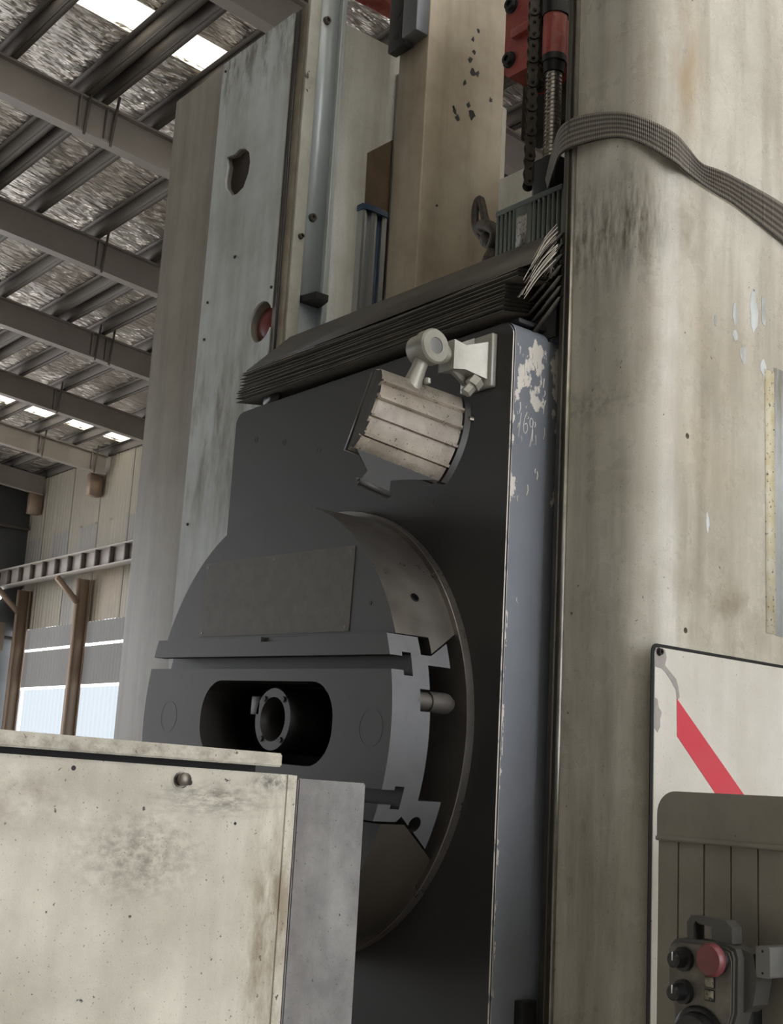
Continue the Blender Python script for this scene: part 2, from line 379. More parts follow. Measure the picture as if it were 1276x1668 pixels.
# ================================================================== THE HALL
YW, XE = 12.0, -28.6
TAN = math.tan(R_(5))
def zr(y): return 8.18 + (YW - y)*TAN          # top of the rafters
struct('floor', box(B(), -32, 12, -10, 13, -.3, 0), 'concrete', label='grey concrete workshop floor')
# roof: foil-lined sheets between real and added translucent skylight strips
ROOF_UP = .24
def roof_strip(x0, x1, y0=-9.0, y1=YW+.4, nx=1, thick=.05):
    bm = B()
    prism(bm, [(y0, zr(y0)+ROOF_UP), (y1, zr(y1)+ROOF_UP), (y1, zr(y1)+ROOF_UP+thick), (y0, zr(y0)+ROOF_UP+thick)], 'x', x0, x1)
    return bm
SKY = [(-24.25, -23.72), (-11.12, -10.6), (1.2, 3.3), (6.0, 8.1)]  # last two unseen, widened and added to light the column's inside
ceil = struct('ceiling', roof_strip(-29.5, SKY[0][0]), 'foil', label='sagging silver foil roof lining of the workshop')
for a, b_ in ((SKY[0][1], SKY[1][0]), (SKY[1][1], SKY[2][0]), (SKY[2][1], SKY[3][0]), (SKY[3][1], 10.5)):
    obj('foil_lining', roof_strip(a, b_), 'foil', ceil)
def corrugated(u0, u1, v0, v1, P, amp=.02, pitch=.12, step=4):
    """P(u, v, d) -> point ; waves along u"""
    bm = B(); n = max(2, int(round((u1-u0)/pitch*step))); rows = []
    for i in range(n+1):
        u = u0 + (u1-u0)*i/n; d = amp*math.sin(2*math.pi*u/pitch)
        rows.append((bm.verts.new(P(u, v0, d)), bm.verts.new(P(u, v1, d))))
    for A, C in zip(rows, rows[1:]): bm.faces.new((A[0], C[0], C[1], A[1]))
    return bm
for (a, b_) in SKY:
    o = obj('skylight', corrugated(a, b_, -9, YW+.4, lambda u, v, d: (u, v, zr(v)+ROOF_UP+.05+d), .02, .175), 'skylight_sheet', ceil,
            label='yellowed translucent corrugated skylight strip')
# rafters: I-beams along Y with purlins along X on top
RX = [-27.9, -24.75, -21.7, -18.5, -15.35, -12.25, -9.1, -5.9, -2.8, .4, 3.5, 6.7]
def rafter(x):
    bm = B(); h = .43; tf = .025; bf = .075; y0, y1 = -9.0, YW - .05
    for dz0, dz1, w in ((-h, -h+tf, bf), (-h+tf, -tf, .012), (-tf, 0, bf)):
        prism(bm, [(y0, zr(y0)+dz0), (y1, zr(y1)+dz0), (y1, zr(y1)+dz1), (y0, zr(y0)+dz1)], 'x', x-w, x+w)
    return bm
r0 = None
for x in RX: obj('rafter', rafter(x), 'steel_beam', ceil)
PY = [4.33 + .853*i for i in range(-15, 10)] + [5.40, 8.0]
def purlin_bm():
    bm = B(); z0, z1 = 0, .2
    box(bm, -29.4, 10.4, -.006, .006, z0, z1); box(bm, -29.4, 10.4, -.006, .07, z0, z0+.012); box(bm, -29.4, 10.4, -.07, .006, z1-.012, z1)
    return bm
pu = None
for y in PY:
    if pu is None:
        pu = obj('purlin', purlin_bm(), 'steel_purlin', ceil); pu.location = (0, y, zr(y)+.01)
    else:
        c = pu.copy(); COL.objects.link(c); c.location = (0, y, zr(y)+.01)
# rafter stiffener plates and fly braces
for x, ys in ((-12.25, (5.15, 5.47)), (-15.35, (6.95, 4.9)), (-18.5, (8.45, 8.7)), (-21.7, (9.3, 7.4)), (-24.75, (10.4, 11.6))):
    for y in ys:
        bm = B(); box(bm, x+.012, x+.075, y-.008, y+.008, zr(y)-.40, zr(y)-.02); obj('stiffener_plate', bm, 'steel_beam', ceil)
        bm = B(); cyl(bm, (x+.085, y+.06, zr(y)-.47), (x+.085, y+.11, zr(y)+.14), .018, n=6); obj('fly_brace', bm, 'steel_purlin', ceil)

# far side wall (Y = 12)
wall = struct('wall_far', box(B(), -22.3, 10.5, YW, YW+.15, 0, 8.6), 'beige_cladding', label='beige corrugated side wall of the workshop')
PW = lambda u, v, d: (u, YW + .05 + d, v)
rows = [(0.0, 3.24, 'clear_sheet', .19), (3.30, 4.10, 'frosted_sheet', .14), (4.16, 4.62, 'frosted_sheet', .14)]
for (a, b_) in ((-28.5, -27.95), (-27.9, -25.05), (-24.95, -22.3)):
    for z0, z1, m, p in rows:
        obj('translucent_panel', corrugated(a, b_, z0, z1, PW, .035, p), m, wall, label='white daylit corrugated panel' if m == 'clear_sheet' else None)
cw = ['beige_cladding', 'tan_cladding', 'grey_cladding']
seqs = {4.62: [0, 0, 0, 2, 0, 1, 1, 0, 0], 5.9: [2, 0, 2, 0, 2, 0, 0, 2, 0], 6.75: [0]*9}
for z0, z1 in ((4.62, 5.9), (5.9, 6.75), (6.75, 8.4)):
    for i in range(9):
        a = -28.6 + .7*i
        obj('cladding_sheet', corrugated(a, a+.78, z0, z1+.03, lambda u, v, d, k=i % 2: (u, YW + .03 + .015*k + d, v), .014, .14), cw[seqs[z0][i]], wall)
for z in (3.27, 4.13):
    pass
def col_steel(x):
    bm = B(); box(bm, x-.065, x+.065, YW-.30, YW-.28, 0, 5.5); box(bm, x-.010, x+.010, YW-.28, YW-.04, 0, 5.5); box(bm, x-.065, x+.065, YW-.04, YW-.015, 0, 5.5); box(bm, x-.10, x+.10, YW-.30, YW-.02, 7.3, 7.78)
    return bm
for x in (-28.0, -24.95):
    obj('steel_column', col_steel(x), 'rust_steel', wall)
    bm = B(); t = bmesh.new(); bmesh.ops.create_cube(t, size=1)
    mtx = Matrix.Translation((x, YW-.52, 5.22)) @ Matrix.Rotation(R_(-42), 4, 'X') @ Matrix.Diagonal((.1, .7, .1, 1))
    merge(bm, t, 0, mtx); obj('rail_corbel', bm, 'rust_steel', wall)
crane = thing('crane_runway_beam', 'long steel crane runway beam with stiffeners along the far side wall', 'crane rail', (-15, 11.35, 5.5))
for z0, z1, w in ((5.5, 5.53, .12), (5.53, 5.87, .008), (5.87, 5.90, .12)):
    obj('flange' if w > .05 else 'web', box(B(), -28.5, 10, 11.35-w, 11.35+w, z0, z1), 'steel_beam', crane)
for i in range(26):
    x = -28.3 + .62*i
    obj('stiffener', box(B(), x-.03, x+.03, 11.25, 11.35, 5.53, 5.87), 'steel_purlin', crane)

# far end wall (X = XE) with an open doorway left of the picture
ew = struct('wall_end', box(B(), XE-.15, XE, 9.6, YW+.2, 0, 9.0), 'dark_cladding', label='dark end wall of the workshop')
obj('wall_panel', box(B(), XE-.15, XE, -9, 9.6, 7.2, 10.4), 'dark_cladding', ew)
for z in (2.2, 4.4, 5.6, 7.0): obj('girt', box(B(), XE, XE+.1, 9.6, YW, z, z+.07), 'steel_purlin', ew)
for y, z in ((11.0, 6.05), (11.2, 6.05), (11.35, 6.05), (11.3, 3.7), (11.18, 3.2), (11.1, 2.6)):
    obj('daylight_disc', lathe(B(), (XE+.002, y, z), (1, 0, 0), [(0, .03), (.004, .03)], 10), 'lamp_daylight_glow', ew)  # glowing discs stand in for daylight through small wall holes
t = thing('wall_lamp', 'small glowing lamp on bracket at the dark end wall', 'lamp', (XE+.1, 11.42, 5.2))
obj('bracket', box(B(), XE, XE+.2, 11.38, 11.52, 5.62, 5.66), 'steel_purlin', t)
obj('bulb', lathe(B(), (XE+.16, 11.45, 5.28), (0, 0, 1), [(0, .03), (.08, .07), (.2, .06), (.32, .02)], 12), 'lamp_daylight_glow', t)
bm = B(); box(bm, XE+.05, XE+.35, 11.15, 11.6, 4.1, 4.75, .02); obj('wall_cabinet', bm, 'tan_cladding', None, 'small beige cabinet fixed to the dark end wall', cat='cabinet', own=True)
# wall on the near side of the hall (behind the photographer, left)
nw = struct('wall_near', box(B(), -20, 10.5, -9.2, -9.0, 0, 10.4), 'dark_cladding', label='dark near side wall of the workshop')
obj('wall_panel', box(B(), -29, -20, -9.2, -9.0, 5.5, 10.4), 'dark_cladding', nw)  # opening under this panel is unseen, added to light the far roof
# gable behind the photographer's right shoulder, unseen: added so its tall doorway shapes the machine's light
we = struct('wall_door_end', box(B(), 10.5, 10.65, -9, -1.8, 0, 10.4), 'grey_cladding', label='grey end wall beside the open workshop doorway')
obj('wall_panel', box(B(), 10.5, 10.65, 6.4, 12.2, 0, 9.5), 'grey_cladding', we)
obj('door_header', box(B(), 10.5, 10.65, -1.8, 6.4, 9.0, 10.4), 'grey_cladding', we)

# ================================================================== MACHINE COLUMN
YC = 1.557
mc = thing('machine_column', 'tall cream painted machine column with two uprights behind the dark headstock', 'machine', (-2.0, 1.9, 0))
# left upright
lu = obj('left_upright', box(B(), -3.02, -2.38, YC, 2.25, 0, 3.47, .006), 'tan_paint', mc, label='dirty tan upright')
cp = obj('cover_plate', prism(B(), rrect(-2.757, -2.425, .1, 3.468, .004, 2), 'y', YC-.006, YC+.002), 'blue_grey_paint', mc, label='pale blue grey cover plate with an irregular hole')
hole = [(-2.697, 3.175), (-2.658, 3.169), (-2.635, 3.175), (-2.607, 3.167), (-2.585, 3.147), (-2.577, 3.118), (-2.581, 3.088), (-2.599, 3.056), (-2.628, 3.048), (-2.656, 3.052), (-2.689, 3.087), (-2.694, 3.11), (-2.688, 3.145)]
rh = [(-2.468+.049*math.cos(2*math.pi*i/28), 2.663+.051*math.sin(2*math.pi*i/28)) for i in range(28)]
for o, y0, y1 in ((cp, YC-.05, YC+.05), (lu, YC-.05, YC+.03)):
    cut(o, [prism(B(), hole, 'y', y0, y1), prism(B(), rh, 'y', y0, y1)])
obj('hole_lining', prism(B(), [(-2.71, 3.03), (-2.57, 3.03), (-2.57, 3.19), (-2.71, 3.19)], 'y', YC+.012, YC+.0295), 'hole_brown', mc)
bm = B(); lathe(bm, (-2.468, YC+.029, 2.662), (0, -1, 0), [(0, .047), (.008, .047), (.016, .040), (.022, .022), (.024, 0)], 28)
obj('red_plug', bm, 'old_red', mc, label='rounded dark red plug in a round hole')
for x, z in ((-2.75, 3.44), (-2.62, 2.87), (-2.44, 2.74), (-2.735, 2.78), (-2.735, 2.68), (-2.735, 2.2)):
    obj('plate_screw', lathe(B(), (x+.01, YC-.006, z), (0, -1, 0), [(0, .004), (.003, .0035), (.0035, 0)], 8), 'black_metal', mc)
obj('grime_strip', box(B(), -2.425, -2.378, YC-.002, YC+.004, .1, 3.468), 'grime_strip', mc)
bm = B(); tube(bm, [(-2.40, YC-.006, 3.46), (-2.403, YC-.006, 3.15), (-2.398, YC-.007, 3.0), (-2.401, YC-.006, 2.8), (-2.397, YC-.006, 2.5)], .0035, 6)
obj('thin_cable', bm, 'dark_steel', mc)
# right-hand face of the left upright, facing the photographer
XL = -2.38
obj('inner_wall', box(B(), XL-.004, XL+.004, 1.66, 2.2, .1, 3.47), 'white_paint', mc)
obj('flat_rail', box(B(), XL, XL+.014, YC+.002, 1.592, .1, 3.9, .002), 'rail_paint', mc)
bm = B(); box(bm, XL, XL+.008, 1.594, 1.655, 2.72, 3.9); box(bm, XL, XL+.022, 1.650, 1.664, .1, 3.9, .002); obj('channel', bm, 'channel_grey', mc)
bm = B(); prism(bm, [(XL, 1.594), (XL+.06, 1.605), (XL+.06, 1.640), (XL, 1.655)], 'z', 2.70, 2.716); obj('channel_bracket', bm, 'dark_steel', mc)
obj('channel_foot', box(B(), XL, XL+.006, 1.594, 1.655, .1, 2.70), 'channel_grey', mc)
for y, z, r in ((1.612, 3.447, .009), (1.612, 2.919, .009), (1.579, 2.859, .006)):
    x0 = XL + (.008 if y > 1.6 else .014)
    obj('rail_bolt', lathe(B(), (x0, y, z), (1, 0, 0), [(0, r*1.2), (.002, r*1.2), (.002, r), (.009, r), (.009, r*.55), (.004, r*.5), (.004, 0)], 14), 'bolt_steel', mc)
obj('rusty_slot', prism(B(), [(1.768, 3.15), (1.845, 3.215), (1.845, 2.75), (1.772, 2.75)], 'x', XL+.003, XL+.006), 'rusty_brown', mc)
obj('edge_strip', box(B(), XL+.004, XL+.02, 1.846, 1.856, .1, 3.40), 'channel_grey', mc)
obj('red_head_block', box(B(), XL, XL+.05, 1.68, 1.82, 3.545, 3.68, .008), 'red_paint', mc)
# back wall between the uprights
obj('back_wall', box(B(), -2.40, -1.30, 2.06, 2.16, 0, 3.12), 'white_paint', mc)
obj('base_beam', box(B(), -3.02, -1.28, 1.70, 2.25, 0, .35, .01), 'tan_paint', mc)
# right upright with its big rounded corner
XS, XRI, RC = -1.28, -1.462, .085
pts = [(XRI, YC), (XS-RC, YC)] + [(XS-RC+RC*math.sin(R_(90*i/14)), YC+RC-RC*math.cos(R_(90*i/14))) for i in range(1, 15)] + [(XS, 2.45), (XRI, 2.45)]
ru = obj('right_upright', prism(B(), pts, 'z', 0, 3.17), 'cream_paint', mc, label='cream upright with a large rounded corner')
obj('upright_guard', box(B(), -1.488, -1.463, YC-.006, 1.75, .1, 3.17, .003), 'guard_dark', mc)
obj('steel_strip', box(B(), -1.4645, -1.461, YC-.009, YC+.01, .1, 3.17), 'steel_trim', mc)
obj('guard_ridge', box(B(), -1.4755, -1.4735, YC-.010, YC, .1, 3.17), 'guard_dark', mc)
cut(ru, [lathe(B(), (XS-.02, 1.646, 2.189), (1, 0, 0), [(0, .005), (.06, .005)], 12), lathe(B(), (XS-.02, 1.645, 1.867), (1, 0, 0), [(0, .005), (.06, .005)], 12)])
obj('tape_band', box(B(), XS, XS+.0012, 1.862, 1.890, 1.889, 2.36), 'masking_tape', mc, label='crumbling strip of old tape')
obj('bare_window', box(B(), XS, XS+.0008, 1.890, 2.3, 1.887, 2.37), 'blue_grey_paint', mc)
for (y, z, w, h) in ((1.775, 2.44, .012, .03), (1.83, 2.46, .016, .06), (1.86, 2.47, .010, .045), (1.80, 2.66, .02, .024), (1.72, 2.41, .005, .016), (1.70, 2.05, .006, .028), (1.80, 2.37, .014, .03), (1.775, 2.40, .012, .012), (1.86, 2.36, .012, .025)):
    n = 11; pp = [(y + w*(.6+.55*random.random())*math.cos(2*math.pi*i/n)*.8, z + h*(.6+.5*random.random())*math.sin(2*math.pi*i/n)*.8) for i in range(n)]
    obj('bare_patch', prism(B(), pp, 'x', XS, XS+.0006), 'blue_grey_paint', mc)
# lower access door on the side of the right upright
ad = obj('access_door', prism(B(), rrect(1.5665, 2.245, .255, 1.8325, .010, 4), 'x', XS, XS+.003), 'cream_side', mc, label='pale access door with a red diagonal stripe')
obj('seal', prism(B(), rrect(1.560, 2.25, .25, 1.838, .012, 4), 'x', XS, XS+.0015), 'seam_black', ad)
obj('red_stripe', prism(B(), [(1.620, 1.757), (1.6215, 1.699), (1.722, 1.613), (1.90, 1.46), (1.97, 1.46), (1.795, 1.616)], 'x', XS+.003, XS+.0036), 'stripe_red', ad)
n = 26
obj('bare_corner', prism(B(), [(1.5675, 1.831), (1.590, 1.830), (1.594, 1.818), (1.590, 1.806), (1.603, 1.797), (1.618, 1.787), (1.623, 1.776), (1.627, 1.760), (1.621, 1.754), (1.618, 1.770), (1.606, 1.783), (1.592, 1.795), (1.583, 1.800), (1.5675, 1.802)], 'x', XS+.003, XS+.0036), 'primer_patch', ad)
obj('bare_edge', prism(B(), [(1.5675, 1.754), (1.573, 1.752), (1.576, 1.74), (1.5835, 1.733), (1.580, 1.722), (1.580, 1.71), (1.574, 1.702), (1.5675, 1.708)], 'x', XS+.003, XS+.0036), 'primer_patch', ad)
obj('door_screw', lathe(B(), (XS+.003, 1.5755, 1.8255), (1, 0, 0), [(0, .0068), (.001, .0068), (.001, .0052), (.006, .005), (.006, .0028), (.003, .0026), (.003, 0)], 14), 'dark_steel', ad)

# ================================================================== HEADSTOCK
XP0, XP1, YF, ZT = -2.402, -1.511, 1.466, 2.402
hs = thing('milling_headstock', 'dark grey milling headstock with a slotted round facing head', 'machine', (-1.985, 1.60, .9))
pts = rrect(XP0, XP1, .72, ZT, .028, 6, (1, 1, 0, 0))
bm = prism(B(), pts, 'y', YF, 1.551)
ee = [e for e in bm.edges if all(abs(v.co.y-YF) < 1e-5 for v in e.verts)]
bmesh.ops.bevel(bm, geom=ee, offset=.003, segments=2, affect='EDGES')
bm.normal_update()
for f in bm.faces: f.material_index = 1 if f.normal.y < -.9 else 0
obj('face_plate', bm, ['headstock_paint', 'plate_black'], hs)
obj('saddle', box(B(), -2.33, XP1-.001, 1.551, 1.598, .75, 2.385, .004), 'headstock_paint', hs)
obj('top_lug', box(B(), -1.56, -1.515, 1.562, 1.598, 2.385, 2.45, .003), 'head_paint', hs)
obj('side_block', box(B(), XP1-.001, XP1+.018, 1.52, 1.553, 1.12, 1.28, .002), 'black_metal', hs)
for x, z in ((-2.31, 2.325), (-2.20, 2.30), (-2.07, 2.26), (-1.62, 1.99), (-1.64, 1.40), (-1.70, 2.10)):
    obj('plug', lathe(B(), (x, YF+.001, z), (0, -1, 0), [(0, .007), (.0015, .007), (.0015, .005), (.0005, .004), (.0005, 0)], 14), 'plate_black', hs)
# scratched number and paint nicks on the side
def stroke(pts, r=.0008): return tube(B(), [(XP1+.0004, y, z) for y, z in pts], r, 5)
zz = 2.215
sc = obj('scratched_mark', stroke([(1.489, zz+.022), (1.486, zz), (1.484, zz-.022)]), 'white_scratch', hs, label='scratched handwritten 169')
for p in ([(1.503, zz+.026), (1.497, zz+.012), (1.4955, zz-.006), (1.500, zz-.012), (1.505, zz-.004), (1.503, zz+.006), (1.498, zz+.003)],
          [(1.518, zz+.014), (1.513, zz+.018), (1.510, zz+.010), (1.513, zz+.002), (1.518, zz+.006), (1.518, zz+.014), (1.516, zz-.012), (1.512, zz-.034)]):
    obj('scratched_mark', stroke([tuple(q) for q in [(v.x, v.y) for v in spline([Vector((a, b_, 0)) for a, b_ in p], 4)]]), 'white_scratch', hs)
for i in range(40):
    y = 1.474 + .075*random.random(); z = 2.36 - abs(random.gauss(0, .17)); l = .004 + .02*random.random()**2
    obj('paint_nick', stroke([(y, z), (y+.004*(random.random()-.5), z-l*.5), (y+.006*(random.random()-.5), z-l)], .0005+.0008*random.random()), 'white_scratch', hs)

# ---- facing head, built about its own axis and turned slightly
CX, CZ, PH, RH = -1.985, 1.702, R_(-1.86), .403
def turn(bm):
    c, s = math.cos(PH), math.sin(PH)
    for v in bm.verts:
        x, z = v.co.x, v.co.z; v.co.x = CX + x*c - z*s; v.co.z = CZ + x*s + z*c
    return bm
def chord_body(prof, r=RH, zs=None):
    """profile (y, z) run across the disc, ends rounded to radius r"""
    bm = prism(B(), prof, 'x', -1, 1)
    z0 = min(p[1] for p in prof); z1 = max(p[1] for p in prof)
    k = 44
    for i in range(1, k):
        t = i/k; z = z0 + (z1-z0)*(t if z1 < .3 and z0 > -.3 else (1-(1-t)**1.8 if z1 > .3 else t**1.8))
        bmesh.ops.bisect_plane(bm, geom=bm.verts[:]+bm.edges[:]+bm.faces[:], plane_co=(0, 0, z), plane_no=(0, 0, 1), dist=1e-6)
    for v in bm.verts:
        v.co.x = math.copysign(math.sqrt(max(r*r - v.co.z**2, 1e-8)), v.co.x)
    bmesh.ops.remove_doubles(bm, verts=bm.verts[:], dist=2e-4)
    bmesh.ops.recalc_face_normals(bm, faces=bm.faces[:])
    return bm
def two_tone(bm, front_n=-.9):
    """material 1 on the rounded ends, 0 on flat faces"""
    bm.normal_update()
    for f in bm.faces:
        c = f.calc_center_median()
        if abs(f.normal.y) < .2 and abs(math.hypot(c.x, c.z) - RH) < .006 and abs(f.normal.x) > .05: f.material_index = 1
        else: f.material_index = 0
    return bm
bm = lathe(B(), (0, 1.4665, 0), (0, -1, 0), [(-.01, .4135), (.016, .4135), (.017, .4125), (.017, .3), (.016, 0)], 96)
obj('base_ring', turn(bm), 'machined_steel', hs)
up = [(1.316, .153), (1.387, .153), (1.388, .126), (1.4500, .166), (1.4500, RH-.0004), (1.316, RH-.0004)]
useg = obj('upper_segment', turn(two_tone(chord_body(up))), ['slide_face', 'machined_steel'], hs)
lo = [(1.314, -.151), (1.363, -.151), (1.4500, -.209), (1.4500, -RH+.0004), (1.314, -RH+.0004)]
lseg = obj('lower_segment', turn(two_tone(chord_body(lo))), ['slide_face', 'brown_steel'], hs)
sl = [(1.297, .151), (1.363, .151), (1.364, .122), (1.386, .122), (1.426, .147), (1.426, .106), (1.377, .106),
      (1.377, -.112), (1.427, -.112), (1.427, -.190), (1.366, -.148), (1.352, -.138), (1.344, -.147), (1.297, -.147),
      (1.297, -.120), (1.323, -.120), (1.323, -.127), (1.342, -.127), (1.342, -.091), (1.323, -.091), (1.323, -.097), (1.297, -.097),
      (1.297, .093), (1.323, .093), (1.323, .085), (1.342, .085), (1.342, .123), (1.323, .123), (1.323, .116), (1.297, .116)]
slide = obj('facing_slide', turn(two_tone(chord_body(sl))), ['slide_face', 'slide_steel'], hs, label='sliding block with two T-slots and a rounded pocket')
ORG[slide] = ORG[hs]
cut(slide, [turn(prism(B(), rrect(-.179, .247, -.073, .071, .066, 10), 'y', 1.28, 1.42)),
            turn(box(B(), .36, .45, 1.356, 1.39, .030, .066)), turn(box(B(), .007, .15, 1.29, 1.304, .142, .17))])
for p in slide.data.polygons:
    c = p.center + ORG[slide]; dx, dz = c.x-CX, c.z-CZ
    if -.19 < dx < .262 and abs(dz+.033*dx) < .0745 and c.y > 1.298: p.material_index = 0
# relief cuts of the lower dovetail clamp
cut(slide, [turn(cyl(B(), (.45, 1.3845, -.150), (.30, 1.3845, -.150), .0125, n=20))])
pf = obj('pocket_dark_liner', turn(prism(B(), rrect(-.20, .268, -.094, .092, .08, 10), 'y', 1.3775, 1.449)), 'black_metal', hs)  # added liner, its black stands in for the shade inside the pocket
cut(pf, [turn(prism(B(), rrect(-.179, .247, -.073, .071, .066, 10), 'y', 1.36, 1.42))])
# spindle nose seen through the pocket
sx, sz = .037, .004
bm = lathe(B(), (sx, 1.318, sz), (0, 1, 0), [(.065, .0), (.065, .030), (.002, .0385), (.0, .040), (.0, .056), (.003, .058), (.10, .062), (.10, .0)], 40)
sn = obj('spindle_nose', turn(bm), 'dark_steel', hs)
ORG[sn] = ORG[hs]
bm = lathe(B(), (sx, 1.366, sz), (0, 1, 0), [(.0, .0), (.0, .012), (.004, .020), (.016, .022), (.016, .0)], 32)
obj('draw_bolt', turn(bm), 'machined_steel', sn)
for a in (50, 130, 230, 310):
    obj('nose_bolt', turn(lathe(B(), (sx+.047*math.cos(R_(a)), 1.3175, sz+.047*math.sin(R_(a))), (0, -1, 0), [(0, .0055), (.002, .0055), (.002, 0)], 10)), 'black_metal', sn)
obj('drive_key', turn(box(B(), sx-.075, sx-.045, 1.318, 1.345, .010, .045, .002)), 'dark_steel', sn)
for x in (.352, -.30):
    obj('round_plug', turn(lathe(B(), (x, 1.2975, -.002), (0, -1, 0), [(0, .0305), (.0008, .0305), (.0008, .0298), (.0004, .0298), (.0004, 0)], 40)), 'slide_face', slide)
for x, z in ((.30, .205), (.21, -.10)):
    obj('dimple', turn(lathe(B(), (x, 1.316 if z > .15 else 1.297, z), (0, -1, 0), [(0, .004), (.0006, .004), (.0006, .0)], 10)), 'black_metal', slide)
obj('name_plate', turn(prism(B(), rrect(-.245, .247, .158, .307, .003, 2), 'y', 1.3148, 1.3162)), 'label_film', useg)
for x, z in ((-.235, .298), (.237, .298), (.0, .300), (-.235, .166), (.237, .166)):
    obj('plate_rivet', turn(lathe(B(), (x, 1.315, z), (0, -1, 0), [(0, .003), (.001, .0025), (.0014, 0)], 10)), 'bolt_steel', useg)
# clamp screw, pin and side holes
dirv = Vector((math.cos(math.atan2(.221, .337)), 0, math.sin(math.atan2(.221, .337))))
p0 = Vector((0, 1.381, 0)) + dirv*(RH-.012)
cut(useg, [turn(lathe(B(), p0, dirv, [(0, .0086), (.03, .0086)], 16))])
obj('side_socket', turn(lathe(B(), p0, dirv, [(0, .0085), (.0135, .0085), (.0135, .0072), (.005, .007), (.005, 0)], 16)), 'black_metal', useg)
pin = lathe(B(), (.385, 1.352, .047), (0, 1, 0), [(0, .0155), (.027, .0155), (.027, .0135), (.031, .0135), (.031, .0175), (.068, .0175), (.074, .0165), (.084, .010), (.085, 0)], 24)
obj('clamp_pin', turn(pin), 'machined_steel', hs)

# ================================================================== BELLOWS
bl = thing('bellows_cover', 'black folded bellows way cover torn at one end above the headstock', 'bellows', (-1.93, 1.51, 2.405))
def sheet(bm, quad, th=.0012):
    a, b_, c, d = [Vector(q) for q in quad]; nrm = (b_-a).cross(d-a).normalized()*th
    v = [bm.verts.new(p) for p in (a, b_, c, d)] + [bm.verts.new(p+nrm) for p in (a, b_, c, d)]
    for q in ((0, 3, 2, 1), (4, 5, 6, 7), (0, 1, 5, 4), (1, 2, 6, 5), (2, 3, 7, 6), (3, 0, 4, 7)): bm.faces.new([v[i] for i in q])
    return bm
XB0, XB1 = -2.372, -1.495
obj('top_flap', sheet(B(), [(XB0+.03, 1.557, 2.594), (XB0+.006, 1.462, 2.493), (XB1+.02, 1.462, 2.491), (XB1, 1.557, 2.590)], .002), 'bellows_cloth', bl)
NP = 11
zl = [2.488 - .0064*i for i in range(NP+1)]
for i in range(NP):
    zt, zb = zl[i], zl[i+1]
    j = random.uniform(-.003, .003); yf = 1.452 + .002*i*0 + random.uniform(-.003, .003); xl = XB0 - .0015*i + random.uniform(-.004, .004); sag = .004*random.random()
    bm = B(); nx = 10
    prev = None
    for k in range(nx+1):
        t = k/nx; x = xl + (XB1-.03*(i > 2)-xl)*t; dz = -sag*math.sin(math.pi*t) + .003*math.sin(7*t+i) * .5 - .004*t*(i/NP)
        sec = [bm.verts.new(p) for p in ((x, 1.556, zt+.02+dz*.3), (x, yf+.0015, zt+dz), (x, yf, zt-.0022+dz), (x, 1.556, zt+.013+dz*.3))]
        if prev:
            for q in range(3): bm.faces.new((prev[q], sec[q], sec[q+1], prev[q+1])).material_index = 1 if q == 1 else 0
        prev = sec
    obj('pleat', bm, ['bellows_cloth', 'bellows_edge'], bl)
obj('bottom_strip', box(B(), -2.36, -1.52, 1.485, 1.555, 2.4035, 2.413, .002), 'black_metal', bl)
obj('left_bracket', box(B(), -2.30, -2.25, 1.47, 1.484, 2.4035, 2.43), 'dark_steel', bl)
obj('backing_board', box(B(), -2.24, -1.50, 1.5555, 1.5605, 2.392, 2.585), 'black_metal', bl)
for i in range(24):
    t = i/23
    s = Vector((-1.472 - .006*random.random(), 1.53 - .012*random.random(), 2.582 - .062*t + .010*random.random()))
    e = Vector((-1.462 - .034*t - .006*random.random(), 1.455 - .004*random.random(), 2.487 - .080*t + .008*random.random()))
    k = .7 + .3*random.random(); e = s + (e-s)*k
    mid = (s+e)/2 + Vector((-.002, -.002, .004*random.random()))
    obj('frayed_strand', tube(B(), spline([s, mid, e], 3), .0004+.0005*random.random(), 4), 'frayed_edge' if i % 3 else 'bellows_edge', bl)
for i in range(7):
    s = Vector((-1.482, 1.54, 2.575-.02*i)); L_ = .075+.02*random.random()
    d = Vector((-.6, -.35, -.7-.04*i)).normalized(); w = Vector((0, .02, .012))
    obj('torn_pleat', sheet(B(), [s, s+d*L_, s+d*L_+w, s+w], .001), 'bellows_cloth', bl)
for i in range(9):
    a = random.random()*6.28
    obj('frayed_strand', tube(B(), spline([Vector((-1.492, 1.525, 2.505)) + Vector((.014*math.cos(a+k*1.9), -.008*k*.3, .02*math.sin(a+k*2.3))) for k in range(4)], 3), .0007, 4), 'bellows_edge', bl)

# ================================================================== INSIDE THE COLUMN
gp = thing('guide_post', 'square tan guide post streaked with grease inside the machine column', 'post', (-2.07, 1.78, .35))
bm = B(); box(bm, -2.13, -2.026, 1.66, 1.90, .36, 3.9, .003)
obj('shaft', bm, 'post_paint', gp)
for (y, z, s) in ((1.748, 3.118, .008), (1.757, 3.102, .008), (1.80, 3.13, .012), (1.745, 3.125, .004), (1.79, 3.15, .006), (1.775, 3.20, .007), (1.80, 3.235, .010), (1.815, 3.24, .006), (1.79, 3.265, .008), (1.80, 3.29, .007), (1.795, 3.32, .006), (1.81, 3.35, .006), (1.86, 3.19, .006), (1.71, 2.87, .004)):
    n = 9; pp = [(y + s*(.4+.8*random.random())*math.cos(6.283*i/n), z + s*(.4+1.2*random.random())*math.sin(6.283*i/n)) for i in range(n)]
    obj('grease_blot', prism(B(), pp, 'x', -2.026, -2.0254), 'black_metal', gp)
bm = B(); box(bm, -2.135, -2.072, 1.628, 1.655, 3.258, 3.9, .003)
cb = obj('clamp_bar', bm, 'dark_steel', gp); 
bm = B(); box(bm, -2.075, -2.024, 1.62, 1.657, 3.268, 3.9, .002); obj('clamp_block', bm, 'slide_steel', gp)
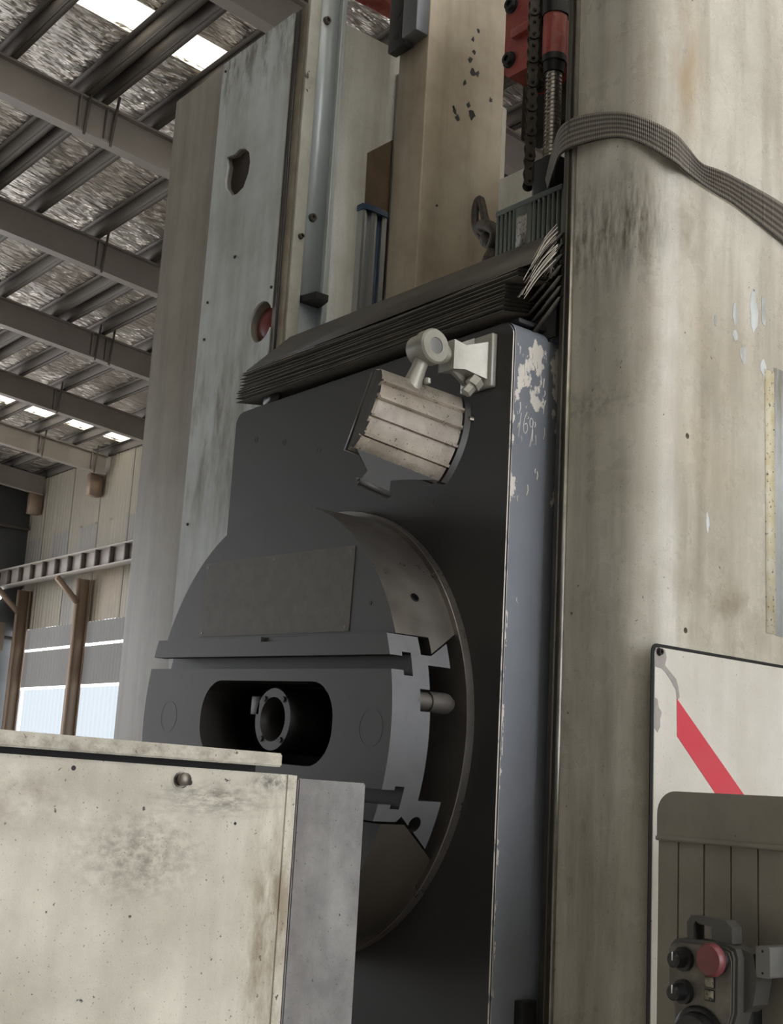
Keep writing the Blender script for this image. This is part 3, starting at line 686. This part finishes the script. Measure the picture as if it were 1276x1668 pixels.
for z in (3.29, 3.345, 3.40, 3.46): obj('clamp_screw', lathe(B(), (-2.105, 1.628, z), (0, -1, 0), [(0, .009), (.001, .009), (.001, .0)], 14), 'black_metal', gp)
# aluminium profile cylinder
ac = thing('profile_cylinder', 'slim aluminium profile cylinder with a blue end cap against the white wall', 'cylinder', (-2.365, 1.79, 2.45))
XA = XL + .004
pr = [(1.750, 0), (1.750, .022), (1.756, .024), (1.762, .022), (1.763, .012), (1.776, .012), (1.777, .022), (1.786, .026), (1.795, .022), (1.796, .012), (1.811, .012), (1.812, .022), (1.820, .024), (1.826, .022), (1.826, 0)]
bm = prism(B(), [(XA+d, y) for y, d in pr], 'z', 2.45, 2.985); obj('profile_body', bm, 'aluminium', ac)
obj('blue_insert', box(B(), XA+.011, XA+.016, 1.798, 1.810, 2.45, 2.985), 'blue_cap', ac)
bm = prism(B(), [(XA+d, y) for y, d in ((1.747, 0), (1.747, .022), (1.757, .028), (1.786, .030), (1.820, .028), (1.829, .022), (1.829, 0))], 'z', 2.985, 3.0); obj('end_cap', bm, 'blue_cap', ac)
# servo motor
sm = thing('servo_motor', 'grey green servo motor with cooling fins behind the bellows', 'motor', (-1.63, 1.66, 2.40))
obj('body', box(B(), -1.716, -1.538, 1.612, 1.76, 2.40, 2.715, .004), 'motor_paint', sm)
for x in [-1.712+.0115*i for i in range(5)] + [-1.612+.0125*i for i in range(7)]:
    obj('fin', box(B(), x, x+.004, 1.600, 1.612, 2.45, 2.702), 'motor_paint', sm)
obj('top_rim', box(B(), -1.716, -1.538, 1.600, 1.612, 2.703, 2.715, .002), 'motor_paint', sm)
obj('centre_panel', box(B(), -1.662, -1.618, 1.601, 1.612, 2.45, 2.703), 'motor_paint', sm)
obj('rating_plate', box(B(), -1.655, -1.628, 1.600, 1.6012, 2.615, 2.683), 'rating_label', sm)
obj('coupling', box(B(), -1.635, -1.575, 1.615, 1.70, 2.715, 2.80, .008), 'black_metal', sm)
# ball screw and its red nut
bs = thing('ball_screw', 'bright threaded ball screw under a red nut housing', 'screw', (-1.605, 1.64, 2.802))
SXx, SY = -1.607, 1.64
prof = [(0, .0)]; z = 0
L0 = 2.802; top = 2.995
k = 0
while L0 + k*.0085 < top:
    b0 = k*.0085; prof += [(b0, .0148), (b0+.0018, .0168), (b0+.0058, .0168), (b0+.0075, .0148)]; k += 1
obj('threaded_shaft', lathe(B(), (SXx, SY, L0), (0, 0, 1), prof + [(top-L0, .0148), (top-L0, 0)], 28), 'screw_steel', bs)
obj('nut_collar', lathe(B(), (SXx, SY, 2.985), (0, 0, 1), [(0, .012), (0, .020), (.022, .0225), (.022, .0245), (.036, .0245), (.036, 0)], 28), 'black_metal', bs)
obj('nut_housing', lathe(B(), (SXx, SY, 3.021), (0, 0, 1), [(0, .0), (0, .0245), (.088, .0245), (.088, 0)], 28), 'red_paint', bs)
obj('nut_top', lathe(B(), (SXx, SY, 3.109), (0, 0, 1), [(0, 0), (0, .027), (.3, .027), (.3, 0)], 28), 'black_metal', bs)
rb = thing('red_mounting_block', 'red cast mounting block with two bolts behind the chain', 'bracket', (-1.80, 1.75, 3.09))
obj('casting', prism(B(), [(-1.815, 3.10), (-1.800, 3.085), (-1.74, 3.085), (-1.69, 3.10), (-1.69, 3.32), (-1.815, 3.32)], 'y', 1.70, 1.80), 'red_paint', rb)
obj('rib', box(B(), -1.785, -1.70, 1.685, 1.70, 3.165, 3.185, .003), 'red_paint', rb)
for z in (3.125, 3.255):
    obj('bolt', lathe(B(), (-1.797, 1.70, z), (0, -1, 0), [(0, .018), (.004, .018), (.004, .014), (.012, .013), (.012, .007), (.006, .006), (.006, 0)], 18), 'dark_steel', rb)
obj('black_bracket', box(B(), -1.86, -1.60, 1.80, 1.86, 3.0, 3.5, .004), 'black_metal', rb)
# roller chain
ch = thing('roller_chain', 'long greasy dark roller chain hanging down beside the ball screw', 'chain', (-1.655, 1.625, 2.76))
def link_bm(w, outer):
    bm = B(); p = .0265
    for s in (-1, 1):
        x0 = s*w; out = []
        for k in range(2):
            for i in range(7):
                a = R_(180*i/6) + (math.pi if k else 0)
                out.append((math.cos(a)*.0108, (p/2 if not k else -p/2) + math.sin(a)*.0108))
            out.append(((-.008 if not k else .008), 0))
        prism(bm, out, 'x', x0-.0011, x0+.0011)
    if outer:
        for s in (-1, 1): cyl(bm, (-w-.003, 0, s*p/2), (w+.003, 0, s*p/2), .0035, n=10)
    else:
        for s in (-1, 1): cyl(bm, (-w, 0, s*p/2), (w, 0, s*p/2), .007, n=12)
    return bm
proto = []
zc = 2.775; i = 0
while zc < 3.42:
    x = -1.655 + .004*math.sin(zc*5); xo = x + (0.012*max(0, (zc-3.0)) if zc > 3 else 0)
    if i < 2:
        bm = link_bm(.0125 if i % 2 == 0 else .0098, i % 2 == 0)
        o = obj('chain_link', bm, 'chain_steel', None); o.parent = ch; proto.append(o); o['_'] = 0; del o['_']
    else:
        o = proto[i % 2].copy(); COL.objects.link(o)
    o.parent = ch
    o.location = Vector((xo, 1.625, zc)) - ORG[ch]; o.rotation_euler = (0, 0, R_(-38))
    zc += .0265; i += 1
# second strand of chain just behind
ch2 = thing('roller_chain', 'upper strand of roller chain behind the hanging chain', 'chain', (-1.668, 1.665, 3.0))
for k in range(15):
    o = proto[k % 2].copy(); COL.objects.link(o); o.parent = ch2; o.location = (.0, 0, .012+.0265*k); o.rotation_euler = (0, 0, R_(-38))
# rope sling with an eye
sg = thing('webbing_sling', 'dirty twisted webbing sling with an eye hanging beside the guide post', 'sling', (-1.79, 1.66, 2.60))
loop = [(-1.803, 1.655, 2.70), (-1.835, 1.66, 2.735), (-1.848, 1.665, 2.775), (-1.846, 1.668, 2.803), (-1.838, 1.67, 2.806), (-1.83, 1.67, 2.785), (-1.815, 1.665, 2.752), (-1.795, 1.66, 2.715), (-1.775, 1.65, 2.69)]
obj('eye', tube(B(), spline(loop, 5), .0085, 8), 'webbing_dark', sg)
obj('twisted_end', tube(B(), spline([(-1.815, 1.655, 2.735), (-1.79, 1.645, 2.705), (-1.765, 1.64, 2.665), (-1.765, 1.635, 2.62), (-1.775, 1.632, 2.58)], 5), [.014+.004*math.sin(i*1.1) for i in range(21)], 10), 'webbing_dark', sg)
obj('knot', tube(B(), spline([(-1.80, 1.64, 2.725), (-1.765, 1.628, 2.71), (-1.745, 1.63, 2.69), (-1.765, 1.64, 2.665)], 5), .012, 10), 'webbing_dark', sg)

# ================================================================== LIFTING STRAP
def ribbon(ctr, half, n=6):
    """ctr, half: control lists; builds a thin band with UVs"""
    C_ = spline(ctr, n); H_ = spline(half, n); bm = B(); uv = bm.loops.layers.uv.new('UVMap'); s = 0; rows = []; cols = 6
    for i, (c, h) in enumerate(zip(C_, H_)):
        if i: s += (C_[i]-C_[i-1]).length
        d = (C_[min(i+1, len(C_)-1)] - C_[max(i-1, 0)]).normalized(); nn = d.cross(h).normalized()*.0011
        rows.append((s, [(bm.verts.new(c + h*(1-2*j/cols) + nn), j/cols) for j in range(cols+1)], [(bm.verts.new(c + h*(1-2*j/cols) - nn), j/cols) for j in range(cols+1)]))
    for (s0, A, A2), (s1, D, D2) in zip(rows, rows[1:]):
        for P, Q, rev in ((A, D, False), (A2, D2, True)):
            for j in range(cols):
                vs = [(P[j], s0), (P[j+1], s0), (Q[j+1], s1), (Q[j], s1)]
                if rev: vs = vs[::-1]
                f = bm.faces.new([v[0][0] for v in vs])
                for lp, v in zip(f.loops, vs): lp[uv].uv = (v[1], v[0][1])
        for j in (0, cols):
            bm.faces.new((A[j][0], D[j][0], D2[j][0], A2[j][0]))
    return bm
top_e = [(-1.592, 1.612, 2.745), (-1.555, 1.588, 2.775), (-1.505, 1.556, 2.795), (-1.455, 1.549, 2.797), (-1.375, 1.5535, 2.776), (-1.322, 1.563, 2.750), (-1.277, 1.595, 2.716)]
bot_e = [(-1.585, 1.612, 2.722), (-1.545, 1.585, 2.735), (-1.497, 1.552, 2.738), (-1.453, 1.546, 2.736), (-1.372, 1.552, 2.724), (-1.318, 1.562, 2.697), (-1.274, 1.592, 2.658)]
ctr = [(Vector(a)+Vector(b_))/2 for a, b_ in zip(top_e, bot_e)]; hf = [(Vector(a)-Vector(b_))/2 for a, b_ in zip(top_e, bot_e)]
for a, b_ in (((-1.274, 1.630, 2.702), (-1.273, 1.626, 2.650)), ((-1.262, 1.655, 2.676), (-1.2745, 1.678, 2.645)), ((-1.250, 1.69, 2.671), (-1.2755, 1.72, 2.643)), ((-1.250, 1.741, 2.674), (-1.276, 1.774, 2.640)),
              ((-1.254, 1.882, 2.676), (-1.276, 1.917, 2.616)), ((-1.264, 2.009, 2.662), (-1.277, 2.044, 2.591)), ((-1.272, 2.30, 2.56), (-1.275, 2.31, 2.49)), ((-1.268, 2.44, 2.515), (-1.268, 2.44, 2.445)), ((-1.30, 2.464, 2.495), (-1.30, 2.464, 2.425)), ((-1.44, 2.458, 2.46), (-1.44, 2.458, 2.39))):
    ctr.append((Vector(a)+Vector(b_))/2); hf.append((Vector(a)-Vector(b_))/2)
stp = obj('lifting_strap', ribbon(ctr, hf), 'webbing', None, 'worn woven lifting strap wrapped and twisted around the cream upright', cat='strap')

# ================================================================== WORK LAMP
wl = thing('work_lamp', 'pitted metal machine work lamp on a jointed bracket fixed to the dark headstock', 'lamp', (-1.585, 1.466, 2.285))
XK = -1.605
bm = B(); box(bm, -1.632, -1.552, 1.453, 1.466, 2.286, 2.384, .003); obj('base_plate', bm, 'lamp_zinc', wl)
bm = B()
t0 = [(-1.625, 1.453, 2.300), (-1.562, 1.453, 2.300), (-1.562, 1.453, 2.368), (-1.625, 1.453, 2.368)]
t1 = [(-1.616, 1.416, 2.312), (-1.578, 1.416, 2.312), (-1.578, 1.416, 2.356), (-1.616, 1.416, 2.356)]
t2 = [(-1.622, 1.392, 2.308), (-1.582, 1.392, 2.308), (-1.582, 1.392, 2.362), (-1.622, 1.392, 2.362)]
R3 = [[bm.verts.new(p) for p in t] for t in (t0, t1, t2)]
for A, D in zip(R3, R3[1:]):
    for i in range(4): bm.faces.new((A[i], A[(i+1) % 4], D[(i+1) % 4], D[i]))
bm.faces.new(R3[2]); bm.faces.new(R3[0][::-1]); bmesh.ops.recalc_face_normals(bm, faces=bm.faces[:])
obj('bracket', bm, 'lamp_zinc', wl)
for zz_, s in ((2.368, 1), (2.300, -1)):
    bm = prism(B(), [(1.453, zz_), (1.453, zz_+.016*s), (1.405, zz_-.010*s), (1.405, zz_-.018*s)], 'x', -1.606, -1.598); obj('gusset', bm, 'lamp_zinc', wl)
obj('neck', lathe(B(), (-1.602, 1.394, 2.336), (0, -1, 0), [(0, .014), (.006, .014), (.008, .018), (.014, .018), (.016, .012), (.04, .012)], 20), 'lamp_zinc', wl)
kz, ky = 2.338, 1.349
obj('knuckle', lathe(B(), (-1.634, ky, kz), (1, 0, 0), [(0, .0), (0, .022), (.004, .0265), (.03, .028), (.032, .031), (.050, .031), (.054, .028), (.054, .0145), (.052, .0145), (.052, 0)], 36), 'lamp_zinc', wl)
obj('knuckle_cap', lathe(B(), (-1.584, ky, kz), (1, 0, 0), [(0, .0142), (.0028, .0142), (.0034, .012), (.0034, 0)], 24), 'lamp_grey', wl)
obj('arm', lathe(B(), (-1.606, 1.346, 2.330), (-.12, -.30, -1), [(0, .0125), (.035, .0135), (.075, .018)], 20), 'lamp_zinc', wl)
# housing: length along Y, ribbed curved back towards +X
def HP(u, v, d):
    """u 0..1 along the lamp, v 0..1 down the back, d outwards"""
    TL, TR, BL, BR = Vector((-1.600, 1.250, 2.277)), Vector((-1.600, 1.437, 2.270)), Vector((-1.604, 1.206, 2.133)), Vector((-1.604, 1.398, 2.113))
    p = (TL*(1-u)+TR*u)*(1-v) + (BL*(1-u)+BR*u)*v
    return p + Vector((.024*math.sin(math.pi*min(1, max(0, v)))**.8 - .006 + d, 0, .5*d*math.cos(math.pi*v)))
bm = B(); NV = 30; rib_v = [.0, .185, .40, .62, .84]
prof = []
for k in range(NV+1):
    v = k/NV
    prof.append((v, 0.0))
for rv in rib_v:
    if rv == 0: continue
    prof = [p for p in prof if abs(p[0]-rv) > .022]
    prof += [(rv-.020, 0), (rv-.017, .0045), (rv+.010, .0045), (rv+.014, -.002), (rv+.02, -.001)]
prof.sort()
rings = []
for u in (0, .015, .985, 1):
    ins = .0 if u in (.015, .985) else -.004
    rings.append([bm.verts.new(HP(u, v, d+ins)) for v, d in prof] + [bm.verts.new(HP(u, 1, 0) + Vector((-.012, 0, -.002))), bm.verts.new(HP(u, 0, 0) + Vector((-.012, 0, .002)))])
n = len(rings[0])
for A, D in zip(rings, rings[1:]):
    for i in range(n): bm.faces.new((A[i], A[(i+1) % n], D[(i+1) % n], D[i]))
bm.faces.new(rings[0][::-1]); bm.faces.new(rings[-1]); bmesh.ops.recalc_face_normals(bm, faces=bm.faces[:])
bm.normal_update()
for f in bm.faces:
    if abs(f.normal.y) > .8: f.material_index = 1  # end faces coloured dark for the shade on them
obj('housing', bm, ['lamp_alu', 'shaded_grey'], wl)
bm = B(); A = [HP(1.0, v, .003) for v in [i/16 for i in range(17)]]; D = [p + Vector((.004, .010, -.002)) for p in A]
va = [bm.verts.new(p) for p in A] + [bm.verts.new(A[-1] + Vector((-.012, 0, 0))), bm.verts.new(A[0] + Vector((-.012, 0, 0)))]
vd = [bm.verts.new(p) for p in D] + [bm.verts.new(D[-1] + Vector((-.012, 0, 0))), bm.verts.new(D[0] + Vector((-.012, 0, 0)))]
for i in range(len(va)): bm.faces.new((va[i], va[(i+1) % len(va)], vd[(i+1) % len(va)], vd[i]))
bm.faces.new(va[::-1]); bm.faces.new(vd); bmesh.ops.recalc_face_normals(bm, faces=bm.faces[:])
obj('end_cap', bm, 'dark_steel', wl)
bm = B(); q0 = HP(0, 0, -.035) + Vector((0, -.004, .006)); fr = [HP(0, 0, 0), HP(1, 0, 0), HP(1, 1, 0), HP(0, 1, 0)]
prism_pts = [p + Vector((-.020, 0.004, 0)) for p in fr]
c_ = sum(prism_pts, Vector())/4; prism_pts = [c_ + (p-c_)*1.0 for p in prism_pts]
sheet(bm, prism_pts, .008); obj('lens_frame', bm, 'dark_steel', wl)
obj('pivot_screw', lathe(B(), (-1.585, 1.425, 2.272), (.25, .55, .8), [(0, .010), (.018, .010), (.018, .0145), (.034, .0145), (.036, .011), (.036, 0)], 6), 'lamp_zinc', wl)
obj('small_screw', lathe(B(), (-1.594, 1.345, 2.272), (0, -.1, 1), [(0, .006), (.008, .006), (.010, .003), (.010, 0)], 10), 'lamp_zinc', wl)
b0, b1 = HP(.05, 1, 0), HP(.96, 1, 0)
bm = B()
sh = [b0, b0.lerp(b1, .16)+Vector((-.004, 0, -.028)), b0.lerp(b1, .10)+Vector((-.004, 0, -.044)), b0.lerp(b1, .03)+Vector((-.004, 0, -.046)), b0.lerp(b1, .04)+Vector((-.002, 0, -.058)),
      b0.lerp(b1, .42)+Vector((-.002, 0, -.062)), b0.lerp(b1, .44)+Vector((-.003, 0, -.030)), b0.lerp(b1, .60)+Vector((-.003, 0, -.020)), b1]
A = [bm.verts.new(p) for p in sh]; D = [bm.verts.new(p + Vector((-.0025, 0, 0))) for p in sh]
bm.faces.new(A); bm.faces.new(D[::-1])
for i in range(len(A)): bm.faces.new((A[i], D[i], D[(i+1) % len(A)], A[(i+1) % len(A)]))
bmesh.ops.recalc_face_normals(bm, faces=bm.faces[:])
obj('shield_flap', bm, 'shaded_grey', wl)
obj('flap_lip', tube(B(), [sh[4]+Vector((.004, 0, .006)), sh[5]+Vector((.004, 0, .006))], .005, 8), 'shaded_grey', wl)
obj('cap_screw', lathe(B(), HP(1, .28, .004)+Vector((0, .008, 0)), (.3, 1, 0), [(0, .005), (.008, .005), (.008, 0)], 10), 'bolt_steel', wl)

# ================================================================== COVERS IN FRONT
XB = -1.45
cb = thing('cover_box', 'large scuffed cream sheet metal cover box with an overlapping lid', 'cover', (-1.8, .55, 0))
bm = prism(B(), [(.05, 0), (1.026, 0), (1.026, 1.606), (.05, 1.618)], 'x', -2.15, XB)
bmesh.ops.bevel(bm, geom=bm.edges[:], offset=.003, segments=2, affect='EDGES'); obj('box_body', bm, 'cover_cream', cb)
obj('corner_return', prism(B(), [(1.012, 0), (1.0265, 0), (1.0265, 1.6055), (1.012, 1.6057)], 'x', XB, XB+.003), 'cover_cream', cb)
bm = prism(B(), [(.0, 1.6245), (1.000, 1.6155), (1.000, 1.6335), (.0, 1.6450)], 'x', -2.17, XB+.004)
bmesh.ops.bevel(bm, geom=bm.edges[:], offset=.002, segments=2, affect='EDGES'); obj('lid', bm, 'cover_cream', cb)
obj('lid_spacer', prism(B(), [(.1, 1.60), (.98, 1.595), (.98, 1.6165), (.1, 1.625)], 'x', -2.05, XB-.03), 'seam_black', cb)
obj('cover_screw', lathe(B(), (XB, .848, 1.592), (1, -.1, .05), [(0, .010), (.002, .010), (.002, .0055), (.010, .0055), (.010, .0085), (.016, .008), (.018, .004), (.018, 0)], 16), 'bolt_steel', cb)
for y, z, r in ((.862, 1.589, .0035), (.852, 1.586, .0045), (.70, 1.599, .003), (.935, 1.54, .002)):
    obj('screw_hole', lathe(B(), (XB-.001, y, z), (1, 0, 0), [(0, r), (.0016, r), (.0016, 0)], 12), 'seam_black', cb)
gb = thing('grey_cover', 'scratched grey metal cover standing behind the cream cover box', 'cover', (-1.75, 1.09, 0))
bm = B(); prism(bm, [(1.032, 0), (1.149, 0), (1.149, 1.6005), (1.032, 1.602)], 'x', -2.05, -1.4505)
bmesh.ops.bevel(bm, geom=bm.edges[:], offset=.002, segments=2, affect='EDGES'); obj('cover_body', bm, 'grey_sheet', gb)

# ================================================================== CONTROL CABINET AND HANDHELD PENDANT
YP = 1.40
cc = thing('control_cabinet', 'dirty beige control cabinet with vertical panel strips and a rounded cap', 'cabinet', (-.95, 1.5, 0))
bm = prism(B(), rrect(-1.132, -.76, 1.553, 1.613, .030, 8, (1, 1, 0, 0)), 'y', YP-.003, 1.60)
obj('cap', bm, 'cabinet_paint', cc)
obj('carcass', box(B(), -1.131, -.761, YP+.004, 1.60, 0, 1.553), 'cabinet_groove', cc)
obj('cap_bead', box(B(), -1.133, -.759, YP-.006, YP+.004, 1.548, 1.5545, .002), 'cabinet_paint', cc)
edges = [-1.132, -1.098, -1.057, -1.0155, -.9755, -.935, -.894, -.853, -.812, -.76]
for a, b_ in zip(edges, edges[1:]):
    bm = B(); box(bm, a+.0012, b_-.0012, YP-.0005, YP+.0045, 0, 1.548); obj('panel_strip', bm, 'cabinet_paint', cc, smooth=False)
hp = thing('handheld_pendant', 'dark handheld control pendant with red stop button hung on the control cabinet', 'control pendant', (-1.01, 1.37, 1.26))
YH = 1.332
body = [(-1.062, 1.425), (-1.055, 1.433), (-1.045, 1.4355), (-.978, 1.4365), (-.966, 1.432), (-.962, 1.422), (-.963, 1.36), (-.968, 1.345), (-.968, 1.26), (-1.05, 1.25), (-1.0505, 1.352), (-1.060, 1.375)]
bm = prism(B(), body, 'y', YH+.004, YH+.036); bmesh.ops.bevel(bm, geom=[e for e in bm.edges if abs(e.verts[0].co.y-e.verts[1].co.y) < 1e-6 and e.verts[0].co.y < YH+.01], offset=.004, segments=2, affect='EDGES')
obj('shell', bm, 'pendant_shell', hp)
cxm = sum(p[0] for p in body)/len(body); czm = 1.36
face = [(cxm+(x-cxm)*.92-.002, czm+(z-czm)*.93) for x, z in body]
obj('face_plate', prism(B(), face, 'y', YH+.002, YH+.0055), 'pendant_face', hp)
obj('grip_collar', prism(B(), [(-.968, 1.432), (-.950, 1.428), (-.944, 1.40), (-.95, 1.37), (-.963, 1.36)], 'y', YH+.020, YH+.05), 'pendant_shell', hp)
obj('back_mount', box(B(), -1.03, -.97, YH+.036, YP-.001, 1.30, 1.42), 'black_metal', hp)
for z in (1.412, 1.374):
    k = lathe(B(), (-1.036, YH+.002, z), (0, -1, 0), [(0, .0145), (.006, .014), (.007, .0105), (.022, .0095), (.024, .007), (.024, 0)], 24); o = obj('rotary_knob', k, 'black_plastic', hp)
    obj('knob_pointer', box(B(), -1.0368, -1.0352, YH-.0225, YH-.0215, z-.001, z+.009), 'white_scratch', o)
obj('stop_collar', lathe(B(), (-.988, YH+.002, 1.4175), (0, -1, 0), [(0, .017), (.012, .014), (.012, 0)], 24), 'black_plastic', hp)
obj('stop_button', lathe(B(), (-.988, YH-.004, 1.4175), (0, -1, 0), [(0, .017), (.003, .0195), (.008, .0195), (.012, .017), (.0135, .008), (.013, 0)], 32), 'estop_red', hp)
for z in (1.3905, 1.3755):
    o = obj('icon_frame', box(B(), -1.0055, -.9905, YH+.0005, YH+.002, z-.0068, z+.0068, .001, 1), 'black_plastic', hp)
    obj('icon_plate', box(B(), -1.0042, -.9918, YH-.0002, YH+.001, z-.0055, z+.0055), 'icon_label', o)
obj('hand_wheel', lathe(B(), (-1.013, YH+.003, 1.325), (0, -1, 0), [(0, .0365), (.004, .0365), (.006, .033), (.006, .030), (.016, .029), (.018, .026), (.018, .0)], 40), 'black_plastic', hp)
hk = [(-1.040, 1.4355), (-1.0405, 1.455), (-1.034, 1.4635), (-.983, 1.4625), (-.974, 1.455), (-.9735, 1.4365), (-.985, 1.4365), (-1.003, 1.4385), (-1.0035, 1.453), (-1.022, 1.4545), (-1.0275, 1.4575), (-1.0305, 1.452), (-1.0305, 1.4355)]
obj('hanger', prism(B(), hk, 'y', YH+.012, YH+.032), 'pendant_shell', hp)
bm = B(); prism(bm, rrect(-.946, -.9265, 1.403, 1.4385, .003, 3), 'y', YH+.02, YP-.001); o = obj('holder_bracket', bm, 'lamp_grey', hp)
for z in (1.433, 1.4085): obj('holder_hole', lathe(B(), (-.9365, YH+.0205, z), (0, -1, 0), [(0, .0016), (.0008, .0016), (.0008, 0)], 8), 'seam_black', o)
